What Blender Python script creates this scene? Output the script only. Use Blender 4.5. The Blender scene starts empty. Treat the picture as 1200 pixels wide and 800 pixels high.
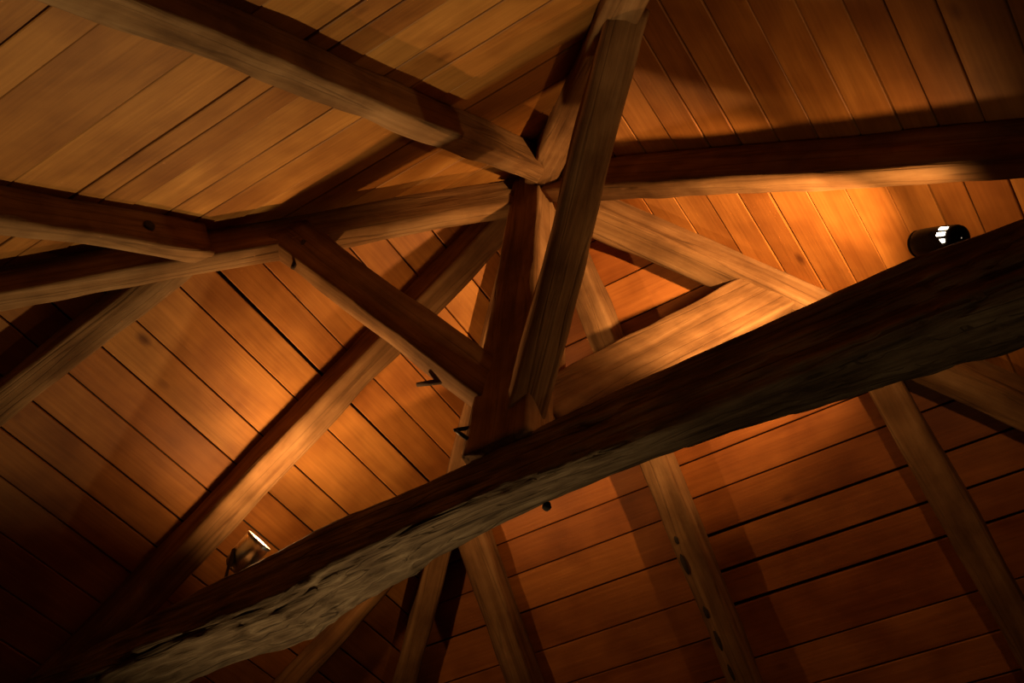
import bpy, bmesh, math, random
from mathutils import Vector, Matrix, noise

sc = bpy.context.scene
COL = sc.collection
H0 = 5.94                      # height of the roof apex (rafter axes) above the floor

def W(p):                      # apex-relative -> world
    return Vector((p[0], p[1], p[2] + H0))

# ------------------------------------------------------------------ camera
cam_d = bpy.data.cameras.new('camera')
cam = bpy.data.objects.new('camera', cam_d)
COL.objects.link(cam)
RX = Vector((0.83365, 0.54990, 0.05132))
RY = Vector((-0.39769, 0.66217, -0.63512))
RZ = Vector((-0.38323, 0.50906, 0.77070))
m = Matrix((RX, -RY, -RZ)).transposed().to_4x4()
m.translation = W((1.5229, -2.1075, -4.3382))
cam.matrix_world = m
cam_d.sensor_width = 36.0
cam_d.sensor_fit = 'HORIZONTAL'
cam_d.lens = 36.0 * 1201.8 / 1200.0
cam_d.clip_start = 0.05
sc.camera = cam

# ------------------------------------------------------------------ world + exposure
w = bpy.data.worlds.new('world')
sc.world = w
w.use_nodes = True
w.node_tree.nodes['Background'].inputs[0].default_value = (0.004, 0.004, 0.006, 1)
w.node_tree.nodes['Background'].inputs[1].default_value = 1.0
sc.view_settings.view_transform = 'Standard'
sc.view_settings.look = 'None'
sc.view_settings.gamma = 1.0
sc.view_settings.use_curve_mapping = False
sc.view_settings.exposure = 0.0

LEFT_LAMP_W = 52.0
LEFT_SPILL_W = 12.0
RIGHT_LAMP_W = 290.0
RIGHT_SPILL_W = 12.0
ROOM_LAMP_W = 440.0
FILL_LAMP_W = 24.0
WARM = (1.0, 0.57, 0.22)
ROOM_COL = (1.0, 0.80, 0.44)

# ------------------------------------------------------------------ materials
def nt(name):
    mt = bpy.data.materials.new(name)
    mt.use_nodes = True
    t = mt.node_tree
    b = t.nodes['Principled BSDF']
    return mt, t, b

def N(t, kind, **kw):
    n = t.nodes.new(kind)
    for k, v in kw.items():
        if k in n.inputs.keys():
            n.inputs[k].default_value = v
        else:
            setattr(n, k, v)
    return n

def ramp(t, fac, stops):
    r = t.nodes.new('ShaderNodeValToRGB')
    e = r.color_ramp.elements
    while len(e) < len(stops):
        e.new(0.5)
    for i, (p, c) in enumerate(stops):
        e[i].position = p
        e[i].color = (c[0], c[1], c[2], 1)
    t.links.new(fac, r.inputs[0])
    return r

def mul(t, a, b, fac=1.0, mode='MULTIPLY'):
    mx = t.nodes.new('ShaderNodeMix')
    mx.data_type = 'RGBA'
    mx.blend_type = mode
    mx.inputs[0].default_value = fac
    for s, v in ((mx.inputs[6], a), (mx.inputs[7], b)):
        if isinstance(v, tuple):
            s.default_value = (*v, 1)
        else:
            t.links.new(v, s)
    return mx.outputs[2]

def coords(t, scale, rnd=37.0):
    tc = N(t, 'ShaderNodeTexCoord')
    oi = N(t, 'ShaderNodeObjectInfo')
    mu = N(t, 'ShaderNodeMath', operation='MULTIPLY')
    t.links.new(oi.outputs['Random'], mu.inputs[0])
    mu.inputs[1].default_value = rnd
    cx = N(t, 'ShaderNodeCombineXYZ')
    for i in range(3):
        t.links.new(mu.outputs[0], cx.inputs[i])
    ad = N(t, 'ShaderNodeVectorMath', operation='ADD')
    t.links.new(tc.outputs['Object'], ad.inputs[0])
    t.links.new(cx.outputs[0], ad.inputs[1])
    mp = N(t, 'ShaderNodeVectorMath', operation='MULTIPLY')
    t.links.new(ad.outputs[0], mp.inputs[0])
    mp.inputs[1].default_value = scale
    return ad.outputs[0], mp.outputs[0], oi

def mat_plank():
    mt, t, b = nt('varnished_board')
    raw, st, oi = coords(t, (1.0, 9.0, 9.0))
    # growth-ring figure: distorted bands stretched along the board
    n1 = N(t, 'ShaderNodeTexNoise', Scale=1.6, Detail=3.0, Roughness=0.55, Distortion=0.6)
    t.links.new(st, n1.inputs['Vector'])
    mm = N(t, 'ShaderNodeMath', operation='MULTIPLY'); mm.inputs[1].default_value = 9.0
    t.links.new(n1.outputs[0], mm.inputs[0])
    sn = N(t, 'ShaderNodeMath', operation='SINE')
    t.links.new(mm.outputs[0], sn.inputs[0])
    ab = N(t, 'ShaderNodeMath', operation='MULTIPLY_ADD'); ab.inputs[1].default_value = 0.5; ab.inputs[2].default_value = 0.5
    t.links.new(sn.outputs[0], ab.inputs[0])
    figure = ramp(t, ab.outputs[0], [(0.0, (0.86, 0.83, 0.78)), (0.6, (1, 1, 1)), (1.0, (0.93, 0.9, 0.86))])
    # fine fibres
    mp2 = N(t, 'ShaderNodeVectorMath', operation='MULTIPLY'); mp2.inputs[1].default_value = (3.0, 80.0, 80.0)
    t.links.new(raw, mp2.inputs[0])
    n2 = N(t, 'ShaderNodeTexNoise', Scale=1.0, Detail=2.0)
    t.links.new(mp2.outputs[0], n2.inputs['Vector'])
    fib = ramp(t, n2.outputs[0], [(0.3, (0.84, 0.82, 0.8)), (0.65, (1, 1, 1))])
    # broad blotches
    n3 = N(t, 'ShaderNodeTexNoise', Scale=3.2, Detail=3.0)
    t.links.new(raw, n3.inputs['Vector'])
    blo = ramp(t, n3.outputs[0], [(0.33, (0.62, 0.54, 0.48)), (0.6, (1, 1, 1))])
    # knots
    mp4 = N(t, 'ShaderNodeVectorMath', operation='MULTIPLY'); mp4.inputs[1].default_value = (2.2, 4.0, 0.0)
    t.links.new(raw, mp4.inputs[0])
    vo = N(t, 'ShaderNodeTexVoronoi', Scale=1.0)
    t.links.new(mp4.outputs[0], vo.inputs['Vector'])
    kn = ramp(t, vo.outputs['Distance'], [(0.03, (0.22, 0.13, 0.08)), (0.11, (1, 1, 1))])
    tone = ramp(t, oi.outputs['Random'], [(0.0, (0.36, 0.122, 0.026)), (0.35, (0.46, 0.168, 0.038)), (0.7, (0.53, 0.212, 0.053)), (1.0, (0.41, 0.132, 0.026))])
    c = mul(t, tone.outputs[0], oi.outputs['Color'])
    c = mul(t, c, figure.outputs[0])
    c = mul(t, c, fib.outputs[0])
    c = mul(t, c, blo.outputs[0])
    c = mul(t, c, kn.outputs[0], 0.8)
    t.links.new(c, b.inputs['Base Color'])
    b.inputs['Roughness'].default_value = 0.55
    b.inputs['Specular IOR Level'].default_value = 0.25
    bp = N(t, 'ShaderNodeBump', Strength=0.25, Distance=0.004)
    t.links.new(n2.outputs[0], bp.inputs['Height'])
    t.links.new(bp.outputs[0], b.inputs['Normal'])
    return mt

def mat_timber(name, dark, mid, light, crack=0.5, bump=0.5, fine=1.0):
    mt, t, b = nt(name)
    raw, st, oi = coords(t, (1.3 * fine, 16.0 * fine, 16.0 * fine))
    n1 = N(t, 'ShaderNodeTexNoise', Scale=1.0, Detail=6.0, Roughness=0.62, Distortion=0.4)
    t.links.new(st, n1.inputs['Vector'])
    col = ramp(t, n1.outputs[0], [(0.25, dark), (0.5, mid), (0.75, light)])
    n3 = N(t, 'ShaderNodeTexNoise', Scale=5.0, Detail=4.0)
    t.links.new(raw, n3.inputs['Vector'])
    blo = ramp(t, n3.outputs[0], [(0.3, (0.55, 0.5, 0.46)), (0.62, (1, 1, 1))])
    # drying cracks: thin iso-lines of a strongly stretched noise
    mp = N(t, 'ShaderNodeVectorMath', operation='MULTIPLY'); mp.inputs[1].default_value = (0.45, 15.0, 15.0)
    t.links.new(raw, mp.inputs[0])
    n4 = N(t, 'ShaderNodeTexNoise', Scale=1.0, Detail=1.5, Roughness=0.5)
    t.links.new(mp.outputs[0], n4.inputs['Vector'])
    sb = N(t, 'ShaderNodeMath', operation='SUBTRACT'); sb.inputs[1].default_value = 0.47
    t.links.new(n4.outputs[0], sb.inputs[0])
    aa = N(t, 'ShaderNodeMath', operation='ABSOLUTE')
    t.links.new(sb.outputs[0], aa.inputs[0])
    cr = ramp(t, aa.outputs[0], [(0.004, (0.12, 0.09, 0.07)), (0.02, (1, 1, 1))])
    c = mul(t, col.outputs[0], blo.outputs[0])
    c = mul(t, c, cr.outputs[0], crack)
    t.links.new(c, b.inputs['Base Color'])
    b.inputs['Roughness'].default_value = 0.85
    b.inputs['Specular IOR Level'].default_value = 0.15
    b1 = N(t, 'ShaderNodeBump', Strength=bump, Distance=0.012)
    t.links.new(n1.outputs[0], b1.inputs['Height'])
    b2 = N(t, 'ShaderNodeBump', Strength=crack, Distance=0.01)
    t.links.new(cr.outputs[0], b2.inputs['Height'])
    t.links.new(b1.outputs[0], b2.inputs['Normal'])
    t.links.new(b2.outputs[0], b.inputs['Normal'])
    return mt

def mat_simple(name, col, rough=0.8, metal=0.0, nscale=20.0, var=0.15):
    mt, t, b = nt(name)
    tc = N(t, 'ShaderNodeTexCoord')
    n = N(t, 'ShaderNodeTexNoise', Scale=nscale, Detail=4.0)
    t.links.new(tc.outputs['Object'], n.inputs['Vector'])
    lo = tuple(x * (1 - var) for x in col)
    hi = tuple(min(1, x * (1 + var)) for x in col)
    r = ramp(t, n.outputs[0], [(0.3, lo), (0.7, hi)])
    t.links.new(r.outputs[0], b.inputs['Base Color'])
    b.inputs['Roughness'].default_value = rough
    b.inputs['Metallic'].default_value = metal
    return mt

M_PLANK = mat_plank()
M_TIMBER = mat_timber('old_oak', (0.095, 0.042, 0.014), (0.225, 0.110, 0.040), (0.34, 0.185, 0.078), 0.28, 0.6)
M_TIE = mat_timber('weathered_oak', (0.05, 0.027, 0.013), (0.175, 0.102, 0.050), (0.33, 0.21, 0.112), 0.5, 1.0, 2.2)
M_PEG = mat_timber('dark_peg_wood', (0.03, 0.018, 0.010), (0.07, 0.04, 0.022), (0.11, 0.065, 0.04), 0.3, 0.4)
M_SHEATH = mat_simple('roof_sheathing', (0.03, 0.018, 0.010), 0.95, 0, 12, 0.3)
M_PLASTER = mat_simple('lime_plaster', (0.09, 0.065, 0.045), 0.95, 0, 6, 0.12)
M_FLOOR = mat_simple('floor_tiles', (0.07, 0.045, 0.03), 0.6, 0, 5, 0.25)
M_CHROME = mat_simple('brushed_steel', (0.90, 0.89, 0.87), 0.30, 1.0, 60, 0.05)
M_BLACKMETAL = mat_simple('black_metal', (0.02, 0.018, 0.017), 0.45, 0.6, 40, 0.2)
def mat_emit(name, col, s):
    mt, t, b = nt(name)
    b.inputs['Base Color'].default_value = (*col, 1)
    b.inputs['Emission Color'].default_value = (*col, 1)
    b.inputs['Emission Strength'].default_value = s
    return mt
M_GLOW = mat_emit('lit_bulb_glass', (1.0, 0.80, 0.55), 14.0)

# ------------------------------------------------------------------ helpers
def tag(o, label=None, cat=None, group=None, kind=None):
    if label: o['label'] = label
    if cat: o['category'] = cat
    if group: o['group'] = group
    if kind: o['kind'] = kind
    return o

def mesh_obj(name, verts, faces, mat, parent=None, mw=None, smooth=False):
    me = bpy.data.meshes.new(name)
    me.from_pydata([tuple(v) for v in verts], [], faces)
    bm = bmesh.new(); bm.from_mesh(me)
    bmesh.ops.recalc_face_normals(bm, faces=bm.faces)
    bm.to_mesh(me); bm.free()
    if smooth:
        me.polygons.foreach_set('use_smooth', [True] * len(me.polygons))
    me.materials.append(mat)
    o = bpy.data.objects.new(name, me)
    COL.objects.link(o)
    if parent is not None:
        o.parent = parent
        if mw is not None:
            pm, q = Matrix.Identity(4), parent
            while q is not None:
                pm = q.matrix_basis @ pm
                q = q.parent
            o.matrix_basis = pm.inverted() @ mw
    elif mw is not None:
        o.matrix_basis = mw
    return o

def frame(p0, p1, up):
    p0 = W(p0); p1 = W(p1)
    x = (p1 - p0); L = x.length; x.normalize()
    up = Vector(up)
    y = up.cross(x).normalized()
    z = x.cross(y).normalized()
    mt = Matrix((x, y, z)).transposed().to_4x4()
    mt.translation = p0
    return mt, L

def section(n, w, h, rnd):
    """points of a rounded rectangle w x h, corner radius rnd"""
    pts = []
    k = max(2, n // 4 - 1)
    for cx, cy, a0 in ((1, 1, 0), (-1, 1, 90), (-1, -1, 180), (1, -1, 270)):
        for i in range(k):
            a = math.radians(a0 + 90 * i / (k - 1))
            pts.append((cx * (w / 2 - rnd) + rnd * math.cos(a), cy * (h / 2 - rnd) + rnd * math.sin(a)))
        # a point in the middle of the flat side that follows
    out = []
    for i in range(len(pts)):
        a = pts[i]; b = pts[(i + 1) % len(pts)]
        out.append(a)
        d = math.hypot(a[0] - b[0], a[1] - b[1])
        if d > 0.03:
            q = int(d / 0.025)
            for j in range(1, q):
                out.append((a[0] + (b[0] - a[0]) * j / q, a[1] + (b[1] - a[1]) * j / q))
    return out

def timber(name, p0, p1, w, h, up, seed, taper=1.0, bow=(0, 0), rough=0.010, wob=0.012, rnd=0.014, mat=None, step=0.035, parent=None):
    mt, L = frame(p0, p1, up)
    sec = section(16, w, h, rnd)
    ns = max(4, int(L / step)) + 1
    nv = len(sec)
    verts = []; faces = []
    for i in range(ns):
        f = i / (ns - 1); x = f * L
        s = 1 + (taper - 1) * f
        b = math.sin(math.pi * f)
        oy = bow[0] * b + wob * noise.noise(Vector((x * 1.3, seed * 7.1, 0.3)))
        oz = bow[1] * b + wob * 0.6 * noise.noise(Vector((x * 1.3, seed * 3.7, 9.3)))
        tw = 0.10 * noise.noise(Vector((x * 0.8, seed * 5.3, 4.4)))
        for (a, c) in sec:
            q = Vector((x * 2.2, a * 14 + seed * 11, c * 14))
            d = rough * (noise.noise(q) + 0.6 * noise.noise(q * 2.7))
            r = math.hypot(a, c)
            k = s * (1 + d / r * 1.0)
            ya = a * k; za = c * k
            verts.append((x, oy + ya * math.cos(tw) - za * math.sin(tw), oz + ya * math.sin(tw) + za * math.cos(tw)))
    for i in range(ns - 1):
        for j in range(nv):
            a = i * nv + j; b2 = i * nv + (j + 1) % nv
            faces.append((a, b2, b2 + nv, a + nv))
    faces.append(tuple(range(nv)))
    faces.append(tuple((ns - 1) * nv + j for j in range(nv)))
    return mesh_obj(name, verts, faces, mat or M_TIMBER, parent, mt, True)

def box(name, lo, hi, mat, parent=None):
    v = [(x, y, z) for x in (lo[0], hi[0]) for y in (lo[1], hi[1]) for z in (lo[2], hi[2])]
    f = [(0, 1, 3, 2), (4, 6, 7, 5), (0, 4, 5, 1), (2, 3, 7, 6), (0, 2, 6, 4), (1, 5, 7, 3)]
    return mesh_obj(name, v, f, mat, parent)

def lathe(name, prof, n, mat, parent, mw, cap=False):
    verts = []; faces = []
    for (x, r) in prof:
        for j in range(n):
            a = 2 * math.pi * j / n
            verts.append((x, r * math.cos(a), r * math.sin(a)))
    for i in range(len(prof) - 1):
        for j in range(n):
            a = i * n + j; b = i * n + (j + 1) % n
            faces.append((a, b, b + n, a + n))
    if cap:
        faces.append(tuple(range(n)))
        faces.append(tuple((len(prof) - 1) * n + j for j in range(n)))
    return mesh_obj(name, verts, faces, mat, parent, mw, True)

# ------------------------------------------------------------------ the shell: roof slopes with their boards
SL = {'near': 0.9673, 'right': 0.7655, 'left': 0.8277, 'far': 0.8972}
DIRV = {'near': (0, -1), 'right': (1, 0), 'left': (-1, 0), 'far': (0, 1)}
# neighbours at the -u and +u end of each slope (u = horizontal board direction)
UDIR = {'near': (1, 0), 'right': (0, 1), 'left': (0, 1), 'far': (1, 0)}
NB = {'near': ('left', 'right'), 'right': ('near', 'far'), 'left': ('near', 'far'), 'far': ('left', 'right')}
RUN = {'near': 2.62, 'right': 2.62, 'left': 2.70, 'far': 2.70}      # horizontal run to behind the wall face
RAISE = 0.112
JOINTS = {
 'near': [0.0, .21, .42, .62, .82, 1.02, 1.22, 1.41, 1.58, 1.763, 1.905, 2.02, 2.279, 2.613, 2.767, 2.95, 3.15, 3.36, 3.56, 3.75],
 'right': [0.0, .2, .4, .6, .79, .975, 1.147, 1.303, 1.481, 1.655, 1.828, 1.99, 2.118, 2.275, 2.47, 2.66, 2.86, 3.06, 3.26],
 'left': [0.0, .2, .4, .587, .783, .94, 1.095, 1.273, 1.431, 1.596, 1.822, 1.993, 2.16, 2.335, 2.49, 2.642, 2.82, 2.995, 3.17, 3.36, 3.55],
 'far_l': [0.0, .22, .43, .64, .84, 1.04, 1.24, 1.43, 1.617, 1.789, 1.977, 2.185, 2.373, 2.56, 2.75, 2.94, 3.13, 3.32, 3.52, 3.7],
 'far_r': [0.0, .22, .43, .654, .85, 1.05, 1.25, 1.42, 1.58, 1.744, 1.936, 2.109, 2.269, 2.519, 2.697, 2.87, 3.06, 3.25, 3.45, 3.65],
}
rng = random.Random(5)
CEIL = {}
for side in ('near', 'right', 'left', 'far'):
    S = SL[side]; ct = 1 / math.sqrt(1 + S * S); st = S * ct
    dx, dy = DIRV[side]; ux, uy = UDIR[side]
    U = Vector((ux, uy, 0)); D = Vector((dx * ct, dy * ct, -st))
    Nn = U.cross(D).normalized()
    if Nn.z < 0: Nn = -Nn                     # upwards, out of the room
    mt = Matrix((U, D, Nn)).transposed().to_4x4()
    if mt.to_3x3().determinant() < 0:
        pass
    # handedness: local x = along board, local y = down the slope, local z = outwards
    org = W((0, 0, RAISE))
    smax = RUN[side] / ct
    kA = st / SL[NB[side][0]]; kB = st / SL[NB[side][1]]
    def pt(u, s, z):
        return org + U * u + D * s + Nn * z
    # sheathing above the boards
    sv = [pt(0, 0, 0.034), pt(-kA * smax, smax, 0.034), pt(kB * smax, smax, 0.034),
          pt(0, 0, 0.08), pt(-kA * smax, smax, 0.08), pt(kB * smax, smax, 0.08)]
    ce = mesh_obj('ceiling_' + side, sv, [(0, 1, 2), (3, 5, 4), (0, 3, 4, 1), (1, 4, 5, 2), (2, 5, 3, 0)], M_SHEATH)
    tag(ce, kind='structure')
    CEIL[side] = ce
    runs = [(side, -1e9, 1e9)] if side != 'far' else [('far_l', -1e9, 0.02), ('far_r', 0.025, 1e9)]
    for key, umin, umax in runs:
        J = JOINTS[key]
        for i in range(len(J) - 1):
            s0, s1 = J[i], min(J[i + 1], smax)
            if s0 >= smax - 0.02: break
            g0 = rng.uniform(0.0022, 0.004); g1 = rng.uniform(0.0022, 0.004)
            e0 = rng.uniform(-0.0016, 0.0016); e1 = rng.uniform(-0.0016, 0.0016)
            if key == 'far_r' and i in (9, 10, 11): g1 += 0.006; e1 = 0.005
            if key == 'left' and i in (8,): g0 += 0.005; e0 = -0.004
            dz = rng.uniform(-0.003, 0.003); tl = rng.uniform(-0.0025, 0.0025)
            c = 0.003
            prof = [(g0, 0.026), (g0, c), (g0 + c, 0), (s1 - s0 - g1 - c, 0), (s1 - s0 - g1, c), (s1 - s0 - g1, 0.026)]
            verts = []
            smid = (s0 + s1) / 2
            ua_m = max(-kA * smid, umin); ub_m = min(kB * smid, umax)
            nseg = max(1, int((ub_m - ua_m) / 0.25))
            rows = nseg + 1
            sx = Vector((rng.random() * 50, 0, 0))
            for r in range(rows):
                f = r / nseg
                for k2, (ps, pz) in enumerate(prof):
                    s = s0 + ps
                    ee = e0 if k2 < 3 else e1
                    ua = max(-kA * s + 0.004, umin + 0.003); ub = min(kB * s - 0.004, umax - 0.003)
                    if ub < ua: ub = ua = (ua + ub) / 2
                    u = ua + (ub - ua) * f
                    wav = 0.0022 * noise.noise(Vector((u * 2.5, 0, 0)) + sx)
                    verts.append((u, s + ee * (f - 0.5) * 2 + (wav if k2 in (0, 1, 2) else wav * 0.6) * 0.8, pz + dz + tl * (ps / 0.2 - 0.5) + wav))
            nv = len(prof); faces = []
            for r in range(rows - 1):
                for k2 in range(nv):
                    a = r * nv + k2; b = r * nv + (k2 + 1) % nv
                    faces.append((a, b, b + nv, a + nv))
            faces.append(tuple(range(nv))); faces.append(tuple((rows - 1) * nv + k2 for k2 in range(nv)))
            # local frame per board, origin at board middle
            o0 = Vector(((ua_m + ub_m) / 2, smid, 0))
            verts = [Vector(v) - o0 for v in verts]
            Y = Nn.cross(U)
            flip = 1 if Y.dot(D) > 0 else -1
            verts = [(v[0], v[1] * flip, v[2]) for v in verts]
            pm = Matrix((U, Y, Nn)).transposed().to_4x4()
            pm.translation = org + U * o0.x + D * o0.y
            pk = mesh_obj('plank', verts, faces, M_PLANK, ce, pm)
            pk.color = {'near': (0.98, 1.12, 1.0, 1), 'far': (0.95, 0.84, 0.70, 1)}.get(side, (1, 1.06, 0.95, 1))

# walls and floor of the room below
WX0, WX1, WY0, WY1 = -2.6, 2.5, -2.55, 2.6
def wall(side, lo, hi):
    o = box('wall_' + side, lo, hi, M_PLASTER); tag(o, kind='structure')
zt = lambda run, s: H0 - run * s - 0.02
wall('left', (WX0 - 0.25, WY0 - 0.25, 0), (WX0, WY1 + 0.25, zt(2.6, .8277)))
wall('right', (WX1, WY0 - 0.25, 0), (WX1 + 0.25, WY1 + 0.25, zt(2.5, .7655)))
wall('near', (WX0, WY0 - 0.25, 0), (WX1, WY0, zt(2.55, .9673)))
wall('far', (WX0, WY1, 0), (WX1, WY1 + 0.25, zt(2.6, .8972)))
fl = box('floor', (WX0 - 0.25, WY0 - 0.25, -0.1), (WX1 + 0.25, WY1 + 0.25, 0), M_FLOOR); tag(fl, kind='structure')

# ------------------------------------------------------------------ tie beam
def tie_beam():
    # x, top, bottom of the near face, bottom of the far face, half width
    ST = [(-2.70, -2.14, -2.30, -2.30), (-2.45, -2.03, -2.25, -2.26), (-2.1, -2.0, -2.21, -2.235), (-1.75, -1.965, -2.165, -2.20), (-1.5, -1.935, -2.15, -2.185),
          (-1.23, -1.91, -2.165, -2.18), (-1.0, -1.89, -2.185, -2.205), (-.72, -1.857, -2.125, -2.13), (-.35, -1.868, -2.085, -2.04),
          (-.05, -1.86, -2.08, -2.0), (.2, -1.83, -2.10, -1.985), (.5, -1.815, -2.125, -1.99), (.87, -1.81, -2.11, -2.02),
          (1.15, -1.80, -2.115, -2.065), (1.4, -1.80, -2.12, -2.10), (1.7, -1.83, -2.14, -2.14), (2.1, -1.87, -2.18, -2.18), (2.62, -1.98, -2.24, -2.24)]
    def lerp(x):
        for a, b in zip(ST, ST[1:]):
            if x <= b[0] or b is ST[-1]:
                f = (x - a[0]) / (b[0] - a[0]); f = max(0, min(1, f))
                return [a[k] + (b[k] - a[k]) * f for k in (1, 2, 3)]
    hw = 0.112
    x0, x1 = ST[0][0], ST[-1][0]
    n = 420
    K = 16
    verts = []; nv = 4 * K
    for i in range(n + 1):
        x = x0 + (x1 - x0) * i / n
        acc = [0, 0, 0]
        for d in (-.06, -.02, .02, .06):
            q = lerp(x + d); acc = [u + v / 4 for u, v in zip(acc, q)]
        tp, bn, bf = acc
        cor = [(-hw, tp), (-hw * 1.0, bn), (hw, bf), (hw, tp)]     # near top, near bottom, far bottom, far top
        left = max(0.0, min(1.0, (0.35 - x) / 0.9))                  # the left half is flaked and worm eaten
        for c in range(4):
            a = cor[c]; b = cor[(c + 1) % 4]
            for k in range(K):
                f = k / K
                y = a[0] + (b[0] - a[0]) * f; z = a[1] + (b[1] - a[1]) * f
                # round the arrises
                cy, cz = 0.0, (tp + (bn + bf) / 2) / 2
                e = min(f, 1 - f) * 2
                rd = 0.022 * max(0, 1 - e / 0.3) ** 2
                L = math.hypot(y - cy, z - cz)
                amp = 0.006
                if c == 1: amp = 0.008 + 0.015 * left
                if c == 0: amp = 0.007 + 0.010 * left * f
                q = Vector((x * 2.0, y * 19, z * 19))
                d = amp * (0.8 * noise.noise(q) + 0.7 * noise.noise(q * 2.3) + 0.5 * noise.noise(q * 4.3))
                # long splits along the near face towards the right
                if c in (0, 1):
                    sp = noise.noise(Vector((x * 0.55 + 3, (z + (y if c == 1 else 0) - 0.08 * x) * 26, 1.7)))
                    d -= 0.014 * max(0, 1 - abs(sp) / 0.12) * (0.25 + 0.75 * (1 - left))
                kk = 1 + (d - rd) / L
                verts.append((x - x0, y * kk, cz + (z - cz) * kk - cz0))
    faces = []
    for i in range(n):
        for j in range(nv):
            a = i * nv + j; b = i * nv + (j + 1) % nv
            faces.append((a, b, b + nv, a + nv))
    faces.append(tuple(range(nv))); faces.append(tuple(n * nv + j for j in range(nv)))
    mw = Matrix.Translation(W((x0, 0, cz0)))
    o = mesh_obj('tie_beam', verts, faces, M_TIE, None, mw, True)
    return o
cz0 = -2.0
TIE = tie_beam()
tag(TIE, 'massive weathered oak tie beam crossing the whole picture below the king post', 'beam')

# ------------------------------------------------------------------ king post
KP = timber('king_post', (0, 0, -1.87), (0, 0, 0.02), 0.28, 0.28, (0, 1, 0), 2.3, taper=0.56, rough=0.008, wob=0.01, rnd=0.018)
tag(KP, 'upright dark king post standing on the tie beam where all braces meet', 'post')

# ------------------------------------------------------------------ rafters
def nrm(side):
    S = SL[side]; dx, dy = DIRV[side]
    return Vector((dx * S, dy * S, 1)).normalized()
GC = 'middle rafters of the four slopes'
GH = 'hip rafters'
GJ = 'jack rafters'
def rafter(name, side, x, p0, p1, label, w=0.135, h=0.165, seed=1, group=None, **kw):
    o = timber(name, p0, p1, w, h, nrm(side), seed, **kw)
    return tag(o, label, 'rafter', group)

rafter('rafter', 'near', 0, (0.13, -0.12, -0.10), (0.03, -2.56, -2.455), 'straight rafter running to the upper left corner, pale brown underside', seed=11, group=GC, w=0.115, h=0.135)
T4 = rafter('rafter', 'right', 0, (0.14, -0.03, -0.115), (2.47, 0.0, -1.899), 'rafter running level to the right edge, lit from below', seed=12, group=GC, w=0.095, h=0.19)
rafter('rafter', 'left', 0, (-0.121, -0.009, -0.10), (-2.58, 0.034, -2.135), 'rafter descending to the lower left behind the left spotlight', seed=13, group=GC, w=0.135)
RDC = rafter('rafter', 'far', 0, (0.044, 0.111, -0.10), (0.002, 2.58, -2.315), 'rafter with dark cavities on the lower right slope, below the tie beam', seed=14, group=GC, w=0.13, h=0.15)
RT2 = rafter('jack_rafter', 'near', 0, (-0.99, -0.93, -0.895), (-1.03, -2.50, -2.42), 'jack rafter at left edge with a peg hole and pale underside', seed=15, group=GJ, w=0.09, h=0.15)
rafter('jack_rafter', 'left', 0, (-1.09, -0.918, -0.902), (-2.57, -1.10, -2.127), 'jack rafter at left edge sloping down below the hip rafter', seed=16, group=GJ, w=0.125, h=0.14)
rafter('jack_rafter', 'left', 0, (-1.33, 0.92, -1.10), (-2.57, 0.95, -2.127), 'thin jack rafter at bottom edge just below the flaking part of the tie beam', seed=17, group=GJ, w=0.062, h=0.14)
rafter('jack_rafter', 'far', 0, (-1.01, 0.93, -0.835), (-1.10, 2.57, -2.306), 'reddish jack rafter at the bottom edge next to the slim hip rafter', seed=18, group=GJ, w=0.15, h=0.14)
rafter('jack_rafter', 'far', 0, (1.085, 1.0, -0.897), (1.25, 2.57, -2.306), 'jack rafter at the right edge below the tie beam', seed=19, group=GJ, w=0.14, h=0.14)

def hip(p0, p1, label, seed, w=0.14, h=0.19, **kw):
    d = (Vector(p1) - Vector(p0)).normalized()
    up = Vector((0, 0, 1)) - d * d.z
    o = timber('hip_rafter', p0, p1, w, h, up, seed, **kw)
    return tag(o, label, 'rafter', GH)
HAC = hip((-0.10, -0.055, -0.10), (-2.40, -2.10, -2.0), 'long hip rafter from the king post to the left edge', 21, w=0.095, h=0.20)
HBD = hip((0.115, 0.08, -0.085), (2.42, 2.06, -1.84), 'thick hip rafter right of the king post, passing behind the tie beam', 22, w=0.15)
HCD = hip((-0.10, 0.07, -0.09), (-2.46, 2.14, -1.98), 'slim hip rafter at the bottom edge beside a black shadow', 23, w=0.115, h=0.17)
HAB = hip((0.11, -0.105, -0.10), (2.30, -2.06, -1.85), 'hip rafter at the top edge, left behind the long brace', 24, w=0.14, h=0.17)

# ------------------------------------------------------------------ braces
def brace(p0, p1, label, seed, w=0.13, h=0.15, **kw):
    d = (Vector(p1) - Vector(p0)).normalized()
    up = Vector((0, 0, 1)) - d * d.z
    o = timber('brace', p0, p1, w, h, up, seed, **kw)
    return tag(o, label, 'brace', 'braces from the king post to the hips')
BAC = brace((-0.06, -0.05, -1.52), (-0.80, -0.68, -0.68), 'dark brace with protruding pegs left of the king post', 31, h=0.20, w=0.10)
BBD = brace((0.06, 0.05, -1.62), (0.83, 0.70, -0.66), 'brightly lit brace right of the king post above the tie beam', 32, h=0.25, w=0.12)
BAB = brace((0.03, -0.03, -1.70), (0.93, -0.80, -0.74), 'long steep brace in front of the king post reaching the top edge', 33, h=0.15, w=0.14)
BCD = brace((-0.05, 0.05, -1.55), (-0.82, 0.75, -0.70), 'short pale brace end peeking out behind the king post foot', 34, w=0.11)

def peg(parent, p0, p1, r=0.011, name='peg', mat=None):
    mt, L = frame(p0, p1, (0.1, 0.2, 1))
    o = lathe(name, [(0, r * 0.8), (L * 0.3, r), (L * 0.7, r * 0.95), (L, r * 0.75)], 8, mat or M_PEG, parent, mt, True)
    return o

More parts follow.
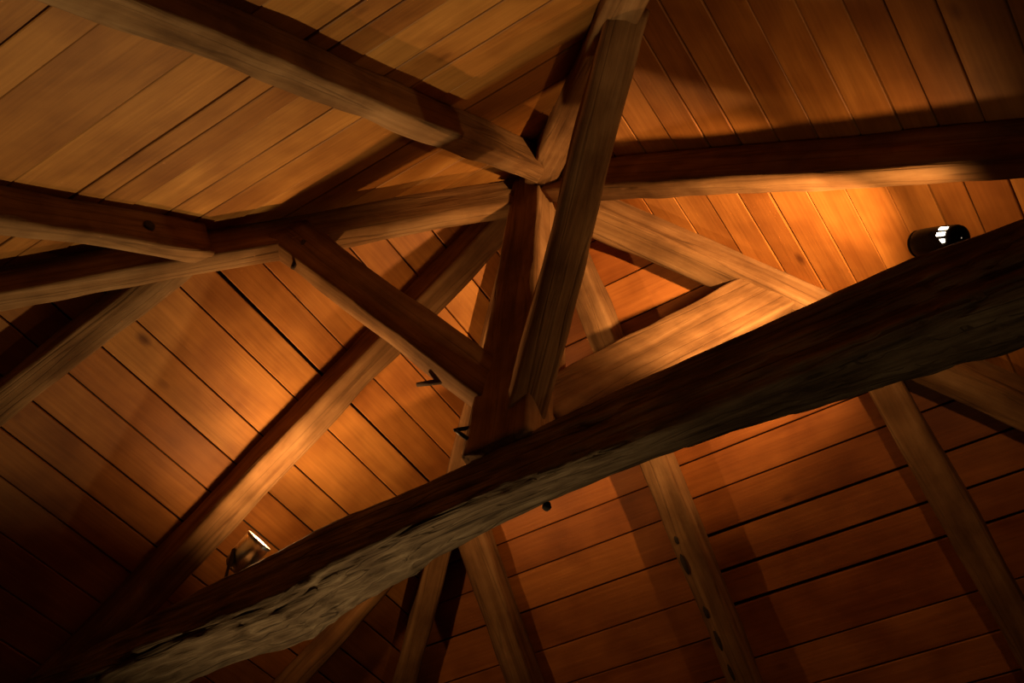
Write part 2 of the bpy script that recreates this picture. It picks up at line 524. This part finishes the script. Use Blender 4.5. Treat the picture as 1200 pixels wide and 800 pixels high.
peg(BAC, (-0.16, -0.15, -1.46), (-0.35, -0.20, -1.437), 0.012)
peg(BAC, (-0.71, -0.66, -0.76), (-0.755, -0.637, -0.90), 0.013)
peg(BBD, (0.70, 0.66, -0.80), (0.735, 0.60, -0.79), 0.010)
peg(BBD, (0.72, 0.66, -0.76), (0.752, 0.60, -0.75), 0.008)
peg(KP, (-0.12, -0.12, -1.72), (-0.165, -0.165, -1.75), 0.008, 'iron_hook', M_BLACKMETAL)
peg(KP, (-0.11, -0.12, -1.80), (-0.15, -0.17, -1.765), 0.008, 'iron_hook', M_BLACKMETAL)

def knot_hole(parent, c, along, nrmv, la, lb, lc, name='knot_hole'):
    # dark decayed hollow, a flattened rounded lump set into the wood
    x = Vector(along).normalized(); z = Vector(nrmv).normalized(); y = z.cross(x).normalized(); z = x.cross(y)
    mt = Matrix((x * la, y * lb, z * lc)).transposed().to_4x4(); mt.translation = W(c)
    v = [(1, 0, 0)]; f = []; nr, nl = 5, 10
    v = []; 
    for i in range(nr + 1):
        th = math.pi * i / nr
        for j in range(nl):
            ph = 2 * math.pi * j / nl
            k = 1 + 0.25 * noise.noise(Vector((math.cos(th) * 2 + c[1] * 9, math.cos(ph) * 2, math.sin(ph) * 2)))
            v.append((math.cos(th) * k, max(0.05, math.sin(th)) * math.cos(ph) * k, max(0.05, math.sin(th)) * math.sin(ph) * k))
    for i in range(nr):
        for j in range(nl):
            a = i * nl + j; b = i * nl + (j + 1) % nl
            f.append((a, b, b + nl, a + nl))
    f.append(tuple(range(nl))); f.append(tuple(nr * nl + j for j in range(nl)))
    vv = [mt @ Vector(q) for q in v]
    inv = parent.matrix_basis.inverted()
    return mesh_obj(name, [inv @ q for q in vv], f, M_SHEATH, parent, None, True)
dn = nrm('far')
for (cx, cy, cz, la, lb) in ((-0.008, 1.295, -1.262, 0.020, 0.009), (-0.018, 1.38, -1.338, 0.05, 0.011), (-0.012, 1.555, -1.492, 0.03, 0.011), (-0.010, 1.655, -1.581, 0.055, 0.012), (-0.012, 1.765, -1.679, 0.045, 0.011)):
    knot_hole(RDC, (cx, cy, cz), (0, 0.745, -0.667), dn, la, lb, 0.012)
knot_hole(RT2, (-0.951, -1.17, -1.115), (0, -0.7, -0.68), (1, 0, 0), 0.026, 0.022, 0.010)
knot_hole(TIE, (0.064, 0.10, -2.005), (1, 0, 0), (0, 0.5, -1), 0.016, 0.014, 0.018, 'knot')

# ------------------------------------------------------------------ spotlights on the tie beam
def spotlight(pos, direc, base, label, power, spill, radius, length, slots, cone, beam):
    p = Vector(pos); d = Vector(direc).normalized()
    root = bpy.data.objects.new('spotlight', None)
    COL.objects.link(root)
    root.matrix_basis = Matrix.Translation(W(base))
    tag(root, label, 'spotlight', 'uplights on the tie beam')
    tail = p - d * length
    mt, L = frame(tail, p, (0, 0, 1))
    r = radius; th = 0.003
    body_prof = [(0.0, r * 0.25), (0.004, r * 0.55), (L * 0.10, r * 0.78), (L * 0.28, r * 0.92), (L * 0.45, r), (L, r), (L, r - th), (L * 0.45, r - th), (L * 0.28, r * 0.92 - th), (L * 0.12, r * 0.7)]
    if slots:
        body_prof = [(0.0, 0.002), (0.001, r * 0.6), (0.004, r * 0.85), (L * 0.08, r * 0.93), (L * 0.35, r), (L * 0.8, r), (L * 0.93, r * 0.97), (L, r * 0.9), (L, r * 0.9 - th), (L * 0.9, r * 0.94 - th), (L * 0.35, r - th), (L * 0.1, r * 0.8)]
    body = lathe('housing', body_prof, 40, M_CHROME if not slots else M_BLACKMETAL, root, mt)
    r2 = r * 0.9 if slots else r
    rim = lathe('rim', [(L - 0.006, r2), (L - 0.006, r2 + 0.003), (L + 0.002, r2 + 0.003), (L + 0.002, r2 - 0.004), (L - 0.004, r2 - 0.005)], 40, M_BLACKMETAL if slots else M_CHROME, body, mt)
    # lamp: reflector bulb with a glowing face
    bp = [(L * 0.15, 0.012), (L * 0.35, 0.014), (L * 0.55, r * 0.5), (L * 0.72, r * 0.72), (L * 0.76, r * 0.6), (L * 0.78, 0.001)]
    bulb = lathe('bulb', bp, 24, M_GLOW, root, mt)
    # ventilation slots in the back of the housing: the lamp glows through them
    if slots:
        for k in range(3):
            a0 = math.radians(slots + 27 * k); rr = r + 0.0006
            v = []; nseg = 4
            for (xx, q) in ((L * 0.12, 0.95), (L * 0.30, 1.0)):
                for j in range(nseg + 1):
                    aa = a0 + math.radians(14) * j / nseg
                    for dr in (0.0, 0.0012):
                        v.append((xx, (rr * q + dr) * math.cos(aa), (rr * q + dr) * math.sin(aa)))
            f = []; m2 = 2 * (nseg + 1)
            for j in range(nseg):
                i0 = 2 * j
                f += [(i0, i0 + 2, i0 + 2 + m2, i0 + m2), (i0 + 1, i0 + 1 + m2, i0 + 3 + m2, i0 + 3), (i0, i0 + 1, i0 + 3, i0 + 2), (i0 + m2, i0 + 2 + m2, i0 + 3 + m2, i0 + 1 + m2)]
            f += [(0, m2, m2 + 1, 1), (2 * nseg, 2 * nseg + 1, 2 * nseg + 1 + m2, 2 * nseg + m2)]
            mesh_obj('vent_slot', v, f, M_GLOW, body, mt)
    # bracket: foot plate + two arms
    up = Vector((0, 0, 1)); side = d.cross(up).normalized()
    hub = p - d * length * 0.55
    b = Vector(base)
    vb = []; fb = []
    def bar(a, c, wd, tk):
        mt2, L2 = frame(a, c, side)
        i0 = len(vb)
        for xx in (0, L2):
            for yy in (-wd / 2, wd / 2):
                for zz in (-tk / 2, tk / 2):
                    vb.append(mt2 @ Vector((xx, yy, zz)))
        for f in [(0, 1, 3, 2), (4, 6, 7, 5), (0, 4, 5, 1), (2, 3, 7, 6), (0, 2, 6, 4), (1, 5, 7, 3)]:
            fb.append(tuple(i0 + k for k in f))
    for sg in (-1, 1):
        bar(hub + side * sg * (r + 0.004), b + side * sg * (r + 0.004) + up * 0.004, 0.016, 0.003)
    bar(b + side * (r + 0.006) + up * 0.004, b - side * (r + 0.006) + up * 0.004, 0.003, 0.016)
    inv = root.matrix_basis.inverted()
    mesh_obj('bracket', [inv @ v for v in vb], fb, M_BLACKMETAL, root)
    # foot
    lathe('foot_plate', [(0, 0.03), (0.006, 0.03)], 20, M_BLACKMETAL, root, frame(b - up * 0.003, b + up * 0.003, (1, 0, 0))[0], True)
    lm = Vector(beam).to_track_quat('-Z', 'Y').to_matrix().to_4x4()
    for nm, kind, pw, ahead in (('spotlight_beam', 'SPOT', power, 0.0), ('spotlight_spill', 'POINT', spill, 0.0 if slots else 0.024)):
        ld = bpy.data.lights.new(nm, kind)
        ld.energy = pw; ld.color = WARM; ld.shadow_soft_size = 0.025
        if kind == 'SPOT':
            ld.spot_size = math.radians(cone); ld.spot_blend = 1.0
        lo = bpy.data.objects.new(nm, ld)
        COL.objects.link(lo)
        lo.parent = root
        lm.translation = W(p + d * ahead)
        lo.matrix_basis = inv @ lm
    return root, body, mt, L

SPL = spotlight((-1.285, 0.01, -1.66), (1, 0.0, 0.9), (-1.35, 0.02, -1.915), 'shiny metal spotlight on the tie beam at left', LEFT_LAMP_W, LEFT_SPILL_W, 0.058, 0.16, 0, 140, (0.8, -0.03, 1.0))
SPR = spotlight((1.475, 0.06, -1.56), (-0.65, 0.30, 0.70), (1.57, 0.05, -1.81), 'black spotlight with glowing slots on the tie beam at right', RIGHT_LAMP_W, RIGHT_SPILL_W, 0.046, 0.18, 318, 84, (-0.65, 0.30, 0.70))

# ------------------------------------------------------------------ unseen floor uplights, added in the room below for light without visible source
def unseen_uplight(pos, aim, power, cone, label):
    p = Vector(pos)
    root = bpy.data.objects.new('unseen_uplight', None); COL.objects.link(root)
    root.matrix_basis = Matrix.Translation(Vector((p.x, p.y, 0)))
    tag(root, label, 'lamp', 'unseen floor uplights')
    d = (Vector(aim) - p).normalized()
    mt, L = frame(p - d * 0.14, p, (0, 1, 0))
    lathe('shade', [(0, 0.02), (0.01, 0.05), (0.08, 0.09), (0.14, 0.10), (0.14, 0.096), (0.08, 0.086), (0.015, 0.045)], 28, M_BLACKMETAL, root, mt)
    q = p - d * 0.13
    g = Vector((q.x, q.y, -H0))
    lathe('stem', [(0, 0.10), (0.02, 0.10), (0.03, 0.014), (q.z + H0, 0.012)], 20, M_BLACKMETAL, root, frame(g, q, (0, 1, 0))[0], True)
    ld = bpy.data.lights.new('unseen_uplight_bulb', 'SPOT'); ld.energy = power; ld.color = ROOM_COL; ld.shadow_soft_size = 0.06
    ld.spot_size = math.radians(cone); ld.spot_blend = 1.0
    lo = bpy.data.objects.new('unseen_uplight_bulb', ld); COL.objects.link(lo); lo.parent = root
    lm = d.to_track_quat('-Z', 'Y').to_matrix().to_4x4(); lm.translation = W(p)
    lo.matrix_basis = root.matrix_basis.inverted() @ lm
unseen_uplight((-1.6, 1.4, -5.2), (-0.35, -1.65, -1.75), ROOM_LAMP_W, 54, 'unseen black floor uplight standing below the left half of the tie beam')
unseen_uplight((1.45, -0.5, -5.2), (1.2, 0.0, -2.1), FILL_LAMP_W, 44, 'unseen black floor uplight added to brighten the right half of the tie beam')  # weak fill lamp added to brighten the tie beam at right
